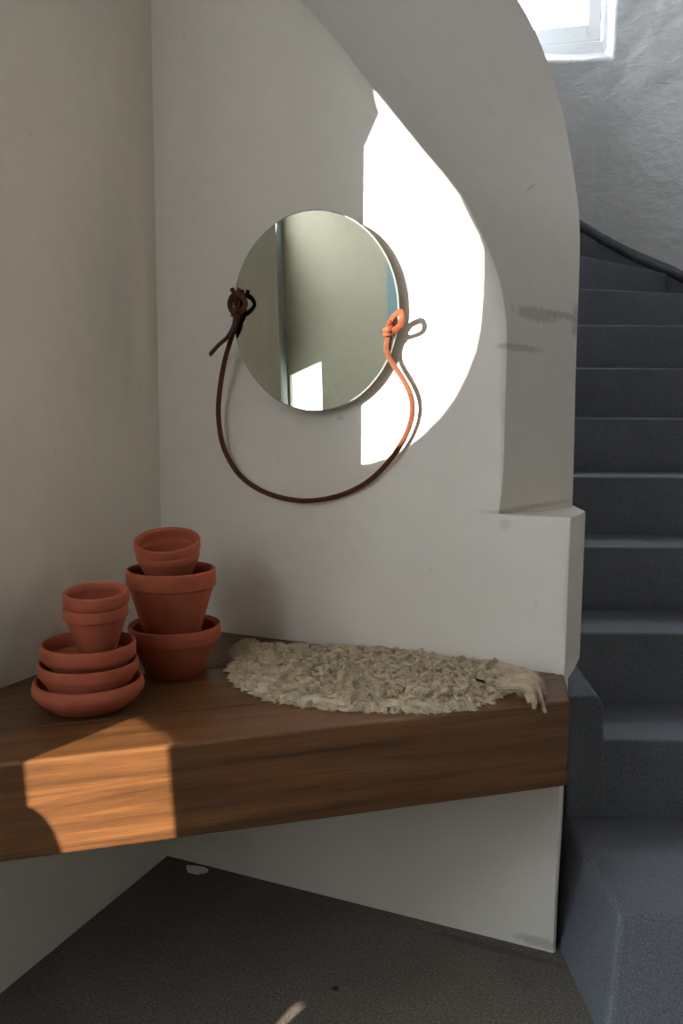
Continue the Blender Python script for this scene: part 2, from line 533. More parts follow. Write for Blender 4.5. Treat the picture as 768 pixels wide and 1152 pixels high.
w3 = struct('fill_window_high', join([box_vf(a, b, FY - .09, FY - .03, c, d) for a, b, c, d in ((-.56, -.53, 2.14, 2.68), (-.03, 0, 2.14, 2.68), (-.53, -.03, 2.14, 2.17), (-.53, -.03, 2.65, 2.68))]), M_WHITE)  # unseen high window added as fill light, above the mirror's view
mesh('pane', [(a, FY - .06, z) for a, z in ((-.54, 2.16), (-.02, 2.16), (-.02, 2.66), (-.54, 2.66))], [(0, 1, 2, 3)], M_FROST, w3)
struct('wall_right', box_vf(3.12, 3.3, FY - .1, .2, -.05, CEIL), M_SIDE)

# ------------------------------------------------------------------ stairwell shell
CX, CD, CRD = 1.06, 3.38, 1.382           # drum centre and radius in the stair frame
SH = 5.0


def drum(al, r=CRD): return CX + r * math.sin(al), CD + r * math.cos(al)


plan = [(CX - CRD, 2.0)] + [drum(a) for a in np.linspace(-PI / 2, PI / 2, 49)] + [(CX + CRD, 1.0)]
# the window opening in the drum: columns of the wall between two angles are left out over its height
WA = math.radians(8)                       # where its right jamb stands on the drum


def ray_drum(px, r=CRD):
    D = ray(px); o2 = M.T @ np.array([0, 0, 0]); w = M.T @ D
    A = w[0] ** 2 + w[1] ** 2; Bq = -2 * (w[0] * CX + w[1] * CD); Cq = CX ** 2 + CD ** 2 - r * r
    t = (-Bq + math.sqrt(Bq * Bq - 4 * A * Cq)) / (2 * A)
    q = w * t
    return math.atan2(q[0] - CX, q[1] - CD), q[2] + H


wa, wz = ray_drum((689, 64))               # right bottom corner of the plaster opening
wa0 = wa - .92; wz1 = wz + 1.45
angs = sorted(set([round(a, 5) for a in np.linspace(-PI / 2, PI / 2, 60)] + [round(wa, 5), round(wa0, 5)]))
zs = list(np.linspace(-.05, wz, 8)) + [wz1, SH]
jw = [j for j in range(len(zs)) if abs(zs[j] - wz) < 1e-6][0]
i0 = [i for i in range(len(angs)) if abs(angs[i] - round(wa0, 5)) < 1e-6][0]; i1 = [i for i in range(len(angs)) if abs(angs[i] - round(wa, 5)) < 1e-6][0]
V, Fc = [], []
ids = {}
T_OUT = .24


def vid(i, j, k):
    key = (i, j, k)
    if key not in ids:
        x, d = drum(angs[i], CRD + (T_OUT if k else 0))
        z = zs[j]
        if k and i0 <= i <= i1 and jw <= j <= jw + 1:
            if j == jw: z += .16
            x, d = drum(angs[i0] + (angs[i] - angs[i0]) * .95, CRD + T_OUT)
        ids[key] = len(V); V.append(S(x, d, z))
    return ids[key]


def is_hole(i, j):
    return wa0 - 1e-4 <= angs[i] and angs[i + 1] <= wa + 1e-4 and abs(zs[j] - wz) < 1e-6


for i in range(len(angs) - 1):
    for j in range(len(zs) - 1):
        if is_hole(i, j): continue
        Fc.append((vid(i, j, 0), vid(i + 1, j, 0), vid(i + 1, j + 1, 0), vid(i, j + 1, 0)))
        Fc.append((vid(i, j, 1), vid(i, j + 1, 1), vid(i + 1, j + 1, 1), vid(i + 1, j, 1)))
for i in range(i0, i1):
    Fc.append((vid(i, jw, 0), vid(i + 1, jw, 0), vid(i + 1, jw, 1), vid(i, jw, 1)))
    Fc.append((vid(i, jw + 1, 0), vid(i, jw + 1, 1), vid(i + 1, jw + 1, 1), vid(i + 1, jw + 1, 0)))
Fc.append((vid(i1, jw, 0), vid(i1, jw + 1, 0), vid(i1, jw + 1, 1), vid(i1, jw, 1)))
Fc.append((vid(i0, jw, 0), vid(i0, jw, 1), vid(i0, jw + 1, 1), vid(i0, jw + 1, 0)))
parts = [(V, Fc)]


def wall_seg(a, b, z0, z1, th=.15):
    a, b = np.array(a), np.array(b); d = b - a; n = np.array([d[1], -d[0]]) / np.linalg.norm(d) * th
    return prism_vf([tuple(S(*p, 0)[:2]) for p in (a, b, b + n, a + n)], z0, z1)


parts.append(wall_seg((CX - CRD, 2.32), (CX - CRD, CD), -.05, SH, -.15))
parts.append(wall_seg((CX + CRD, CD), (CX + CRD, .92), -.05, SH, -.15))
o = struct('wall_stairwell', join(parts), M_FAR)
for p in o.data.polygons: p.use_smooth = abs(p.normal.z) < .3
o.data.set_sharp_from_angle(angle=math.radians(25))
bevel(o, .016, 3, 35)
struct('wall_upper', box_vf(-.2, 3.3, .02, .14, CEIL - .01, SH), M_FAR)
struct('ceiling_stairwell', prism_vf([tuple(S(x, d, 0)[:2]) for x, d in [(CX - CRD - .2, 1.2), (CX - CRD - .2, 5.2), (CX + CRD + .2, 5.2), (CX + CRD + .2, .6)]], SH, SH + .1), M_FAR)

# window in the drum: frame, sash, glass, lit sill
wmid = wa - .40
xw, dw = drum(wmid)
# frame plane through the right jamb, turned a little towards the stairs
jx, jd = drum(wa - .012, CRD + .10)
ang = math.radians(14)
ux, ud = math.cos(ang), -math.sin(ang)     # along the window, leftwards negative


def W(s, dep, z):                          # s: metres right of the right jamb (negative = left), dep: outwards
    return S(jx + ux * s + math.sin(ang) * dep, jd + ud * s + math.cos(ang) * dep, z)


def wbox(s0, s1, d0, d1, z0, z1):
    v = [W(s, d, z) for z in (z0, z1) for s, d in ((s0, d0), (s1, d0), (s1, d1), (s0, d1))]
    return v, box_vf(0, 1, 0, 1, 0, 1)[1]


WW, WH = 1.15, wz1 - wz
zb = wz + .085
win = mesh('window_1', *join([wbox(-.035, .10, 0, .06, wz - .10, wz1 + .05), wbox(-WW - .1, -WW, 0, .06, wz - .05, wz1 + .05), wbox(-WW, -.035, 0, .06, wz - .10, zb + .045), wbox(-WW, -.035, 0, .06, wz1 - .05, wz1 + .05)]), M_WHITE)
win['kind'] = 'structure'; bevel(win, .004)
sash = mesh('sash', *join([wbox(-.115, -.045, .012, .05, zb + .05, wz1 - .04), wbox(-WW + .01, -WW + .07, .012, .05, zb + .05, wz1 - .04), wbox(-WW + .07, -.115, .012, .05, zb + .05, zb + .14), wbox(-WW + .07, -.115, .012, .05, wz1 - .12, wz1 - .04)]), M_WHITE, win)
bevel(sash, .006, 3)
mesh('pane', *wbox(-WW + .05, -.10, .03, .036, zb + .12, wz1 - .1), M_GLASS, win)

# rounded charcoal skirting climbing the drum
tp = [ray_drum(p, CRD - .035) for p in [(652, 243), (680, 263), (710, 279.5), (740, 292), (768, 302)]]
A_ = np.array([t[0] for t in tp]); Z_ = np.array([t[1] for t in tp])
q1 = np.polyfit(A_, Z_, 1)
rows = []
for a in np.linspace(-1.0, PI / 2, 60):
    zt = np.polyval(q1, a) if a < A_.max() else np.polyval(q1, A_.max()) + (a - A_.max()) * q1[0] * .95
    if A_.min() <= a <= A_.max(): zt = .35 * zt + .65 * np.interp(a, A_[np.argsort(A_)], Z_[np.argsort(A_)])
    sec = [(0, 0)] + [(-.036 * math.sin(t), -.034 + .034 * math.cos(t)) for t in np.linspace(0.1, PI * .86, 10)] + [(-.018, -.066), (-.018, -.42), (0, -.42)]
    rows.append([S(*drum(a, CRD + .002 + r), zt + dz) for r, dz in sec])
V, Fc = grid_vf(rows, True); n_ = len(rows[0])
Fc += [tuple(range(n_)), tuple(range((len(rows) - 1) * n_, len(rows) * n_))]
o = struct('trim_1', (V, Fc), M_SKIRT, True); o.data.set_sharp_from_angle(angle=math.radians(40))

# ------------------------------------------------------------------ staircase
R_ = .19; D2 = 1.927; TD = .268
st = empty('staircase', S(1.2, D2, 0))
tag(st, 'grey speckled concrete staircase climbing behind the white mirror wall', 'staircase')
XR = CX + CRD + .02


def step(poly, z0, z1, bev=.006):
    o = mesh('step', *prism_vf(poly, z0, z1), M_STAIR, st)
    bevel(o, bev, 2); return o


# bottom step stands forward of the flight and shows its left end
t0 = onD((695, 1028), 1.53); tb = onD((631, 921), D2 + .02)
zt = .187
b0 = onZ((679, 1184), 0); bb = onZ((624, 1075), 0)
rt_t = S(XR, 1.53, zt); rt_b = S(XR, 1.48, 0); rtb = S(XR, D2 + .06, zt)
bk_t = tb + (tb - t0) / np.linalg.norm((tb - t0)) * .05
bbk = bb + (bk_t - t0) / np.linalg.norm(bk_t - t0) * .30
V = [b0, rt_b, S(XR, D2 + .06, 0), bbk, (t0[0], t0[1], zt), rt_t, rtb, (bk_t[0], bk_t[1], zt)]
V = [np.array([v[0], v[1], v[2] if i > 3 else -.02]) for i, v in enumerate(V)]
o = mesh('step', V, [(3, 2, 1, 0), (4, 5, 6, 7), (0, 1, 5, 4), (1, 2, 6, 5), (2, 3, 7, 6), (3, 0, 4, 7)], M_STAIR, st)
bevel(o, .014, 3)
for kk in range(2, 9):
    d0 = D2 + (kk - 2) * TD; d1 = d0 + TD + .03
    if kk == 8: d1 = 4.0
    xl = .60 if kk == 2 else .58
    step([tuple(S(x, d, 0)[:2]) for x, d in ((xl, d0), (XR, d0), (XR, d1), (xl, d1))], 0 if kk < 4 else (kk - 3) * R_, kk * R_, .006)
PV = (.746, 3.766)
phis = [13.0, 39.6, 55.8, 76, 98, 120]
for i in range(5):
    kk = 9 + i
    a0, a1 = math.radians(phis[i]), math.radians(phis[i + 1] + 2)
    L_ = 2.2 if i == 0 else 1.9
    poly = [(PV[0] - .3 * math.cos(a0), PV[1] - .3 * math.sin(a0))]
    for a in np.linspace(a0, a1, 5):
        # run each nosing out to the drum
        ca, sa = math.cos(a), math.sin(a)
        bq = (PV[0] - CX) * ca + (PV[1] - CD) * sa; cq = (PV[0] - CX) ** 2 + (PV[1] - CD) ** 2 - (CRD + .02) ** 2
        t = -bq + math.sqrt(bq * bq - cq)
        poly.append((PV[0] + ca * t, PV[1] + sa * t))
    poly.append((PV[0] - .3, PV[1] + .1))
    step([tuple(S(*p, 0)[:2]) for p in poly], (kk - 3) * R_, kk * R_, .005)
# kerb beside the second step
kf = [onD(p, D2 - .004) for p in [(637, 921), (636, 784), (668, 782), (675, 785), (679.5, 796), (680, 921)]]
kb_ = [S(.535, 2.16, .19), S(.535, 2.16, .515), S(.598, 2.16, .522), S(.606, 2.16, .518), S(.61, 2.16, .505), S(.61, 2.16, .19)]
kf = [np.array([p[0], p[1], max(p[2], .183)]) for p in kf]
V = kf + kb_
Fc = [tuple(range(5, -1, -1)), tuple(range(6, 12))] + [(i, (i + 1) % 6, 6 + (i + 1) % 6, 6 + i) for i in range(6)]
kerb = mesh('kerb', V, Fc, M_STAIR, st); bevel(kerb, .008, 3); kerb['label'] = 'rounded grey kerb at the bench end'

# ------------------------------------------------------------------ bench
pm = onF((300, 928))
ZB0, ZB1 = .466, .452                       # underside, left and right
tip = e0 + BD * ((0.004 - e0[0]) / BD[0])
rend = onZ((641.5, 788), BZ); wend = np.array([.9900, -.003, BZ])
bench = empty('corner_bench', (.35, -.3, 0))
tag(bench, 'thick brown timber corner bench filling the angle between white walls', 'bench')
# boards run parallel to the front edge
seam = onZ((200, 800.5), BZ)
off1 = abs((seam - e0) @ BN)


def cut(off0, off1_):
    """Part of the bench top between two offsets behind the front edge."""
    poly = [tip[:2], rend[:2], wend[:2], np.array([.004, -.003])]
    def clip(poly, sgn, off):
        out = []
        for i in range(len(poly)):
            a, b = poly[i], poly[(i + 1) % len(poly)]
            fa = sgn * (-(a - e0[:2]) @ BN[:2] - off); fb = sgn * (-(b - e0[:2]) @ BN[:2] - off)
            if fa >= 0: out.append(a)
            if (fa >= 0) != (fb >= 0): out.append(a + (b - a) * fa / (fa - fb))
        return out
    poly = clip(poly, 1, off0); poly = clip(poly, -1, off1_)
    res = []
    for p in poly:
        if not res or np.linalg.norm(p - res[-1]) > 1e-4: res.append(p)
    return res


def zu(p): return float(np.interp((np.array([p[0], p[1]]) - e0[:2]) @ BD[:2], [-.1, .95], [ZB0, ZB1]))


az = math.atan2(BD[1], BD[0])
W1, W2, W3 = m_wood('oiled_timber', az, 1.0), m_wood('oiled_timber_board', az, .86), m_wood('oiled_timber_dark', az, .78)
c1 = cut(-.001, off1 - .0012)
beam = mesh('front_beam', *prism_vf(c1, [zu(p) for p in c1], BZ), W1, bench); bevel(beam, .006, 3)
c2 = cut(off1 + .0012, off1 + .235)
b2 = mesh('seat_board', *prism_vf(c2, .56, BZ - .0005), W2, bench); bevel(b2, .002, 2)
c3 = cut(off1 + .2374, 3)
b3 = mesh('seat_board', *prism_vf(c3, .56, BZ - .0008), W3, bench); bevel(b3, .002, 2)

# ------------------------------------------------------------------ mirror
ty, tl = math.radians(5.3), math.radians(2.5)
ctr0 = onY((356, 350), -.050)
ax = np.array([math.cos(ty), math.sin(ty), 0])
mn = np.array([math.sin(ty) * math.cos(tl), -math.cos(ty) * math.cos(tl), -math.sin(tl)])
up = np.cross(mn, ax); up = up if up[2] > 0 else -up
ops = [(358.5, 235), (320, 246), (409.6, 254.6), (435, 289), (446.8, 340), (438.7, 402), (413, 435), (355, 464.6), (316.6, 453), (285.6, 424), (269, 395), (267.4, 307.5), (290, 269)]
uv = np.array([[(on_plane(p, ctr0, mn) - ctr0) @ ax, (on_plane(p, ctr0, mn) - ctr0) @ up] for p in ops])
A = np.c_[uv[:, 0] ** 2, uv[:, 0] * uv[:, 1], uv[:, 1] ** 2, uv]
kq = np.linalg.lstsq(A, np.ones(len(uv)), rcond=None)[0]
Sm = np.array([[kq[0], kq[1] / 2], [kq[1] / 2, kq[2]]]); cc = np.linalg.solve(-2 * Sm, kq[3:])
ev, evec = np.linalg.eigh(Sm / (1 + cc @ Sm @ cc))
mc = ctr0 + ax * cc[0] + up * cc[1]
mir = empty('round_mirror', mc)
tag(mir, 'round frameless mirror on white wall with brown leather strap tied at both sides', 'mirror')


def ell(s, dep, n=128):
    out = []
    for j in range(n):
        a = 2 * PI * j / n
        q = evec @ (np.array([math.cos(a), math.sin(a)]) / np.sqrt(ev) * s)
        out.append(mc + ax * q[0] + up * q[1] + mn * dep)
    return out


V = ell(.988, 0)
mesh('mirror_glass', V, [tuple(range(128))], M_MIRROR, mir)
rows = [ell(.988, 0), ell(.996, -.0008), ell(1, -.0025), ell(1, -.006), ell(.985, -.0065)]
mesh('bevelled_edge', *grid_vf(rows, True), M_GLASSEDGE, mir, True)
rows = [ell(.985, -.0062), ell(.985, -.012), ell(.93, -.012)]
V, Fc = grid_vf(rows, True); Fc.append(tuple(range(2 * 128, 3 * 128)))
mesh('backing_board', V, Fc, M_BACK, mir)


def onM(px, dep=0.0): return on_plane(px, mc + mn * dep, mn)


# hanging strap: from the left knot down along the wall and up to the right knot
pth = [(268, 357, .012), (264, 369, .008), (259, 384, 0), (253, 405, None), (248, 432, None), (245.5, 462, None), (248.5, 492, None), (256, 514, None), (270, 535, None), (290, 550, None), (315, 559.5, None), (343, 563.5, None),
       (372, 560, None), (398, 551, None), (421, 536, None), (442, 513, None), (457, 488, None), (463.5, 465, None), (462, 446, None), (454, 428, None), (442, 410, .002), (435.5, 398, .006), (434.5, 388, .009), (437, 374, .010)]
P3 = []
for i, (x, y, dp) in enumerate(pth):
    if dp is not None: P3.append(onM((x, y), dp))
    else:
        t = min(abs(i - 2), abs(i - 20)) / 9
        P3.append(onY((x, y), -.058 + .042 * min(1, t * 1.6) if i < 12 else -.030 + .014 * min(1, t * 1.6)))
sp = smooth_path(P3, 150)
strap = mesh('strap', *ribbon_vf(sp, .0115, .0026, lambda i, t: (.15 + .5 * math.sin(3 * t), -1, .25 * math.cos(5 * t))), M_LEATHER, mir, True)
strap['label'] = 'brown leather strap'


def blob_vf(c, rx, ry, rz, n=12):
    rows = []
    for i in range(n + 1):
        a = PI * i / n
        rows.append([np.array(c) + ax * rx * math.sin(a) * math.cos(2 * PI * j / 16) + mn * ry * math.sin(a) * math.sin(2 * PI * j / 16) + up * rz * math.cos(a) for j in range(16)])
    return grid_vf(rows, True)


def pathM(pts, n=24): return smooth_path([onM((x, y), d) for x, y, d in pts], n)


def wrap_vf(c, a, b, r1, r2, w, th):
    """A strap turn wrapped round an axis (a) with in-plane normal b."""
    a = np.array(a) / np.linalg.norm(a); b = np.array(b) - a * (np.array(b) @ a); b /= np.linalg.norm(b); cdir = np.cross(a, b)
    pts = np.array([c + b * r1 * math.cos(t) + cdir * r2 * math.sin(t) for t in np.linspace(0, 2 * PI, 20, endpoint=False)])
    return ribbon_vf(pts, w, th, lambda i, t: pts[i] - c, True)


lk = []
lw, lt = .0115, .004
f_ = lambda i, t: mn * .7 + ax * .5 * math.sin(4 * t)
lk.append(ribbon_vf(pathM([(268, 356, .010), (261, 350, .016), (258.5, 342, .020), (261, 334, .022), (266, 331, .020), (268, 338, .016), (267.5, 348, .012)]), lw, lt, f_))
lk.append(ribbon_vf(pathM([(267, 354, .012), (272, 350, .018), (276, 342, .024), (273.5, 335, .026), (268, 330.5, .024), (265, 334, .02), (264, 344, .014)]), lw, lt, f_))
lk.append(ribbon_vf(pathM([(266, 336, .018), (263.5, 330, .022), (260, 324, .026)], 10), lw * .85, lt, f_))
lk.append(ribbon_vf(pathM([(267, 336, .018), (268.2, 330, .022), (269, 324, .024)], 10), lw * .75, lt, f_))
lk.append(wrap_vf(onM((266, 349), .012), up, mn, .012, .011, .012, .004))
lk.append(wrap_vf(onM((266, 355), .010), up * .8 + ax * .3, mn, .010, .011, .010, .004))
lk.append(blob_vf(onM((266, 351), .008), .009, .008, .013))
kn = mesh('knot', *join(lk), M_LEATHER_SHADE, strap, True); kn['label'] = 'shade-toned knotted bow at the left edge of the mirror'
t_ = ribbon_vf(smooth_path([onM((265, 357), .012), onM((263, 367), .016), onM((256, 379), .018), onM((246, 388), .014), onM((236, 399), .010)], 24), .0115, .004, lambda i, t: mn * .8 + up * .6)
mesh('strap_end', *t_, M_LEATHER_SHADE, strap, True)
rk = []
f2_ = lambda i, t: mn * .8 + up * .55 * math.cos(3 * t)
rk.append(ribbon_vf(pathM([(437, 370, .012), (439, 362, .016), (443.5, 355, .022), (450, 350.5, .030), (451.8, 353.5, .034), (452, 360, .034), (450, 366, .028), (444, 371, .018), (438, 374, .012)], 40), .0118, .004, f2_))
rk.append(ribbon_vf(pathM([(438, 368, .012), (437, 364, .018), (439.5, 361.5, .022)], 10), .009, .004, f2_))
rk.append(wrap_vf(onM((437, 371), .010), up * .9 - ax * .3, mn, .011, .010, .012, .004))
rk.append(wrap_vf(onM((436.5, 376), .009), up, mn, .009, .009, .009, .004))
rk.append(blob_vf(onM((437, 372), .008), .009, .008, .012))
kn2 = mesh('knot', *join(rk), m_simple('sunlit_leather', (.115, .030, .011), .6, .15, 90, .2, .2), strap, True); kn2['label'] = 'sun-toned brown bow at the right edge of the mirror'  # leather coloured more orange to carry the sun on this bow

# ------------------------------------------------------------------ terracotta pots
def depth_at(x0, y0): return (np.array([x0, y0, 0]) - CAM)[:2] @ FW[:2]
axL = onZ((99.5, 793), BZ); axR = onZ((195.5, 755), BZ)


def px_pot(axis, x0, x1, yc):
    """Rim centre and radius of a pot standing on an axis, from its rim's extents."""
    xm = (x0 + x1) / 2
    N = FW
    q = on_plane((xm, yc), axis, N)
    r = (x1 - x0) / 2 / F * (np.array(q) - CAM) @ (FW * math.cos(PITCH) + np.array([0, 0, -math.sin(PITCH)]))
    return q, r


def pot(name, label, group, axis, x0, x1, yc, hgt, base_f, collar, lip, wall=.0055, flare=0.0, kind='pot', cat='pot', zbase=None, tilt=0):
    q, r = px_pot(axis, x0, x1, yc)
    zr = q[2]; z0 = zr - hgt if zbase is None else zbase; h = zr - z0
    loc = (q[0], q[1], z0)
    e = empty(name, loc); tag(e, label, cat, group); e_ = e
    rb = r * base_f; rn = r - lip
    prof_in = [(0, .010), (rb - wall, .010), (rb - wall + .003, .014), (rn - wall, h - collar), (rn - wall + .0005, h - .5 * collar)]
    prof_out = [(rn + .0008, h - collar - .0005), (rb + .002, .004), (rb, 0), (0, 0)]
    b = mesh('body', *lathe_vf([(rn - wall + .0005, h - .5 * collar), (rn, h - .5 * collar)] + prof_out, 72, loc), M_TERRA, None, True, loc)
    bi = lathe_vf(prof_in, 72, loc)
    bpy.data.objects.remove(b)
    V, Fc = join([lathe_vf([(rn, h - .5 * collar)] + prof_out, 72, loc), bi])
    b = mesh('body', V, Fc, M_TERRA, e, True, loc)
    b.data.set_sharp_from_angle(angle=math.radians(40))
    rr = r; rd = .0022
    rim = [(rn - wall + .0004, h - .52 * collar), (rn - wall + .0008 + flare * .2, h - collar * .2), (rr - wall - .0005, h - rd), (rr - wall + rd * .7, h), (rr - rd, h), (rr - rd * .3, h - rd * .5), (rr, h - rd * 1.4),
           (rr - flare, h - collar + .003), (rr - flare - .0008, h - collar + .0012), (rr - flare - .003, h - collar), (rn - .0003, h - collar), (rn - .0003, h - .52 * collar)]
    m_ = mesh('rim', *lathe_vf(rim + [rim[0]], 72, loc), M_TERRA2, e, True, loc)
    m_.data.set_sharp_from_angle(angle=math.radians(45))
    if tilt:                              # leans towards the room inside the pot below
        Rm = Matrix.Rotation(math.radians(tilt), 3, Vector(tuple(RT)))
        e.rotation_euler = Rm.to_euler()
        e.location = Vector(tuple(q)) - Rm @ Vector((0, 0, h))
    return e


def saucer(name, label, group, axis, x0, x1, yc, zbase):
    q, r = px_pot(axis, x0, x1, yc)
    h = q[2] - zbase + .010; loc = (q[0], q[1], zbase)
    o = empty(name, loc); tag(o, label, 'dish', group)
    rb = r * .66
    pr = [(0, .012), (rb - .006, .012), (r - .014, h * .55), (r - .011, h * .8), (r - .010, h - .002), (r - .007, h), (r - .003, h - .002), (r, h * .72), (r - .001, h * .58), (r - .010, h * .36), (rb + .006, .003), (rb, 0), (0, 0)]
    mesh('body', *lathe_vf(pr, 80, loc), M_TERRA2, o, True, loc)
    return o


gL, gR = 'terracotta stacked at the left', 'terracotta stacked in the corner'
saucer('plant_dish', 'lowest wide terracotta dish with bulging side, under the front left stack', gL, axL, 38.5, 161, 768, BZ)
pot('shallow_planter', 'shallow terracotta bowl in the middle of three, resting in the bulging dish', gL, axL, 44.8, 154, 742, .056, .66, .022, .003, zbase=BZ + .020, cat='bowl')
pot('shallow_planter', 'topmost shallow terracotta bowl of three, holding the small nested pots', gL, axL, 47.4, 151.4, 721.5, .056, .68, .026, .003, cat='bowl')
pot('flower_pot', 'small terracotta pot standing in the upper shallow bowl, another pot nested inside', gL, axL, 71.8, 143.2, 680, .082, .58, .022, .004, tilt=4)
pot('flower_pot', 'small terracotta pot topmost on the front left stack', gL, axL, 71.5, 144.2, 664, .075, .58, .024, .004, tilt=5)
pot('flower_pot', 'large dark terracotta pot standing on bench at the bottom of the corner stack', gR, axR, 145, 248, 701, .15, .62, .032, .006, zbase=BZ)
pot('flower_pot', 'large wide-rimmed terracotta pot set into another large pot in the corner', gR, axR, 142.8, 242.3, 639, .14, .60, .036, .006)
pot('flower_pot', 'small terracotta pot, lower of two nested in the tall corner stack', gR, axR, 153, 224, 618, .075, .58, .016, .002, tilt=13)
pot('flower_pot', 'small terracotta pot topmost on the tall corner stack', gR, axR, 150.8, 224.6, 606.5, .075, .58, .022, .004, tilt=15)

# ------------------------------------------------------------------ sheepskin
out_px = [(268, 736), (264, 748), (265, 760), (275, 771), (292, 779), (310, 785), (345, 791), (400, 796), (450, 798), (500, 797), (530, 793), (550, 785), (566, 777), (585, 773),
          (594, 766), (585, 756), (565, 748), (540, 741), (510, 734), (480, 730), (450, 730), (400, 731), (350, 730), (310, 729), (285, 729), (273, 731)]
OP = np.array([onZ(p, BZ + .004)[:2] for p in out_px])
OP[:, 1] = np.minimum(OP[:, 1], -.016)
OPs = smooth_path(list(map(tuple, OP)) + [tuple(OP[0])], 160)[:-1]
cen = OPs.mean(0)


def in_poly(p):
    r = False; j = len(OPs) - 1
    for i in range(len(OPs)):
        if (OPs[i][1] > p[1]) != (OPs[j][1] > p[1]) and p[0] < (OPs[j][0] - OPs[i][0]) * (p[1] - OPs[i][1]) / (OPs[j][1] - OPs[i][1]) + OPs[i][0]: r = not r
        j = i
    return r


def edge_dist(p): return np.min(np.linalg.norm(OPs - p, axis=1))


rug = empty('sheepskin_rug', (cen[0], cen[1], BZ))
tag(rug, 'cream curly sheepskin lying on the bench below the mirror', 'sheepskin')
rows = []
for s, zz in ((1.0, 0.0005), (1.0, .004), (.97, .010), (.9, .014), (.75, .016), (.5, .017), (.2, .017)):
    rows.append([(cen[0] + (p[0] - cen[0]) * s, cen[1] + (p[1] - cen[1]) * s, BZ + zz + (.002 * math.sin(40 * p[0] + 9 * s) if s < 1 else 0)) for p in OPs])
V, Fc = grid_vf(rows, True); Fc.append(tuple(range(6 * len(OPs), 7 * len(OPs)))); Fc.append(tuple(range(len(OPs))))
mesh('hide', V, Fc, M_HIDE, rug, True)

V, Fc = [], []


def strand(base, pts, w):
    """Thin three-sided tapering tube."""
    k0 = len(V); n = len(pts)
    for i, p in enumerate(pts):
        T = pts[min(i + 1, n - 1)] - pts[max(i - 1, 0)]; T = T / (np.linalg.norm(T) + 1e-9)
        A_ = np.cross(T, (0.3, .2, 1)); A_ /= np.linalg.norm(A_) + 1e-9; B_ = np.cross(T, A_)
        ww = w * (1 - .75 * (i / (n - 1)) ** 1.5)
        for j in range(3):
            a = 2 * PI * j / 3
            V.append(p + A_ * ww * math.cos(a) + B_ * ww * math.sin(a))
    for i in range(n - 1):
        for j in range(3):
            q = (j + 1) % 3
            Fc.append((k0 + 3 * i + j, k0 + 3 * i + q, k0 + 3 * (i + 1) + q, k0 + 3 * (i + 1) + j))


lo, hi = OPs.min(0), OPs.max(0)
clumps = []
sp_ = .0115
yy = lo[1]
while yy < hi[1]:
    xx = lo[0]
    while xx < hi[0]:
        p = np.array([xx, yy]) + rng.uniform(-.5, .5, 2) * sp_
        if in_poly(p): clumps.append(p)
        xx += sp_
    yy += sp_
for p in OPs[::1]: clumps.append(p + (cen - p) / np.linalg.norm(cen - p) * rng.uniform(0, .006))
for p in clumps:
    de = edge_dist(p); outw = (p - cen) / np.linalg.norm(p - cen)
    j = np.argmin(np.linalg.norm(OPs - p, axis=1))
    tang = OPs[(j + 1) % len(OPs)] - OPs[j - 1]; nrm = np.array([tang[1], -tang[0]]); nrm /= np.linalg.norm(nrm)
    if nrm @ outw < 0: nrm = -nrm
    edgew = max(0, 1 - de / .03)
    ang = rng.uniform(0, 2 * PI)
    lean = np.array([math.cos(ang), math.sin(ang)]) * .55 + np.array([.25, -.35]) + nrm * .7 * edgew
    h0 = BZ + .004 + .014 * min(1, de / .03)
    ln = rng.uniform(.014, .027)
    lift = rng.uniform(.25, .8) * (1 - .7 * edgew)
    curl = rng.uniform(-1, 1) * 3.4
    hx = rng.uniform(0, 2 * PI); tw = rng.choice([-1, 1]) * rng.uniform(4.5, 7.5); hr = rng.uniform(.003, .0055)
    dirn = np.array([lean[0], lean[1], lift * 2.0]); dirn /= np.linalg.norm(dirn)
    A1 = np.cross(dirn, (.2, .1, 1)); A1 /= np.linalg.norm(A1); A2 = np.cross(dirn, A1)
    for s in range(17):
        of = rng.normal(0, 1, 2) * .0017
        b0 = np.array([p[0], p[1], h0 - .004]) + A1 * of[0] + A2 * of[1] + np.array([*rng.normal(0, .0018, 2), 0])
        l2 = ln * rng.uniform(.7, 1.1); pts = []
        for i in range(7):
            t = i / 6
            rr_ = hr * min(1, 2.5 * t)
            c_ = b0 + dirn * l2 * t + A1 * rr_ * math.cos(hx + tw * t) + A2 * rr_ * math.sin(hx + tw * t)
            c_[2] -= .35 * ln * t * t * (1 + edgew)
            c_[2] = max(c_[2], BZ + .0015); c_[1] = min(c_[1], -.004)
            pts.append(c_ + rng.normal(0, .0004, 3))
        strand(b0, pts, .0011)
# the long locks at the right end, falling over the bench edge
tails = [((568, 768), (590, 771), (599, 784), (600, 797)), ((575, 764), (597, 768), (606, 780), (613, 801)), ((572, 760), (598, 760), (609, 769), (613, 781)), ((566, 772), (584, 772), (592, 779), (595, 790)), ((560, 752), (585, 752), (602, 760), (611, 769)),
         ((563, 765), (575, 768), (580, 776), (586, 783)), ((566, 756), (592, 763), (604, 774), (609, 789))]
for t in tails:
    z_ = [BZ + .022, BZ + .030, BZ + .018, BZ + .003]
    base = [onZ(p, z) for p, z in zip(t, z_)]
    if t[3][1] > 789: base[3] = on_plane(t[3], e0 + BN * .006, BN)
    for p in base: p[1] = min(p[1], -.006)
    for s in range(46):
        o0 = rng.normal(0, .006, 3); o0[2] *= .4
        pts = smooth_path([q + o0 * (1 - .8 * i / 3) + rng.normal(0, .0012, 3) for i, q in enumerate(base)], 9)
        on_top = -(pts[:, :2] - e0[:2]) @ BN[:2] > 0
        pts[:, 2] = np.where(on_top, np.maximum(pts[:, 2], BZ + .0015), pts[:, 2])
        strand(pts[0], pts, .0007)
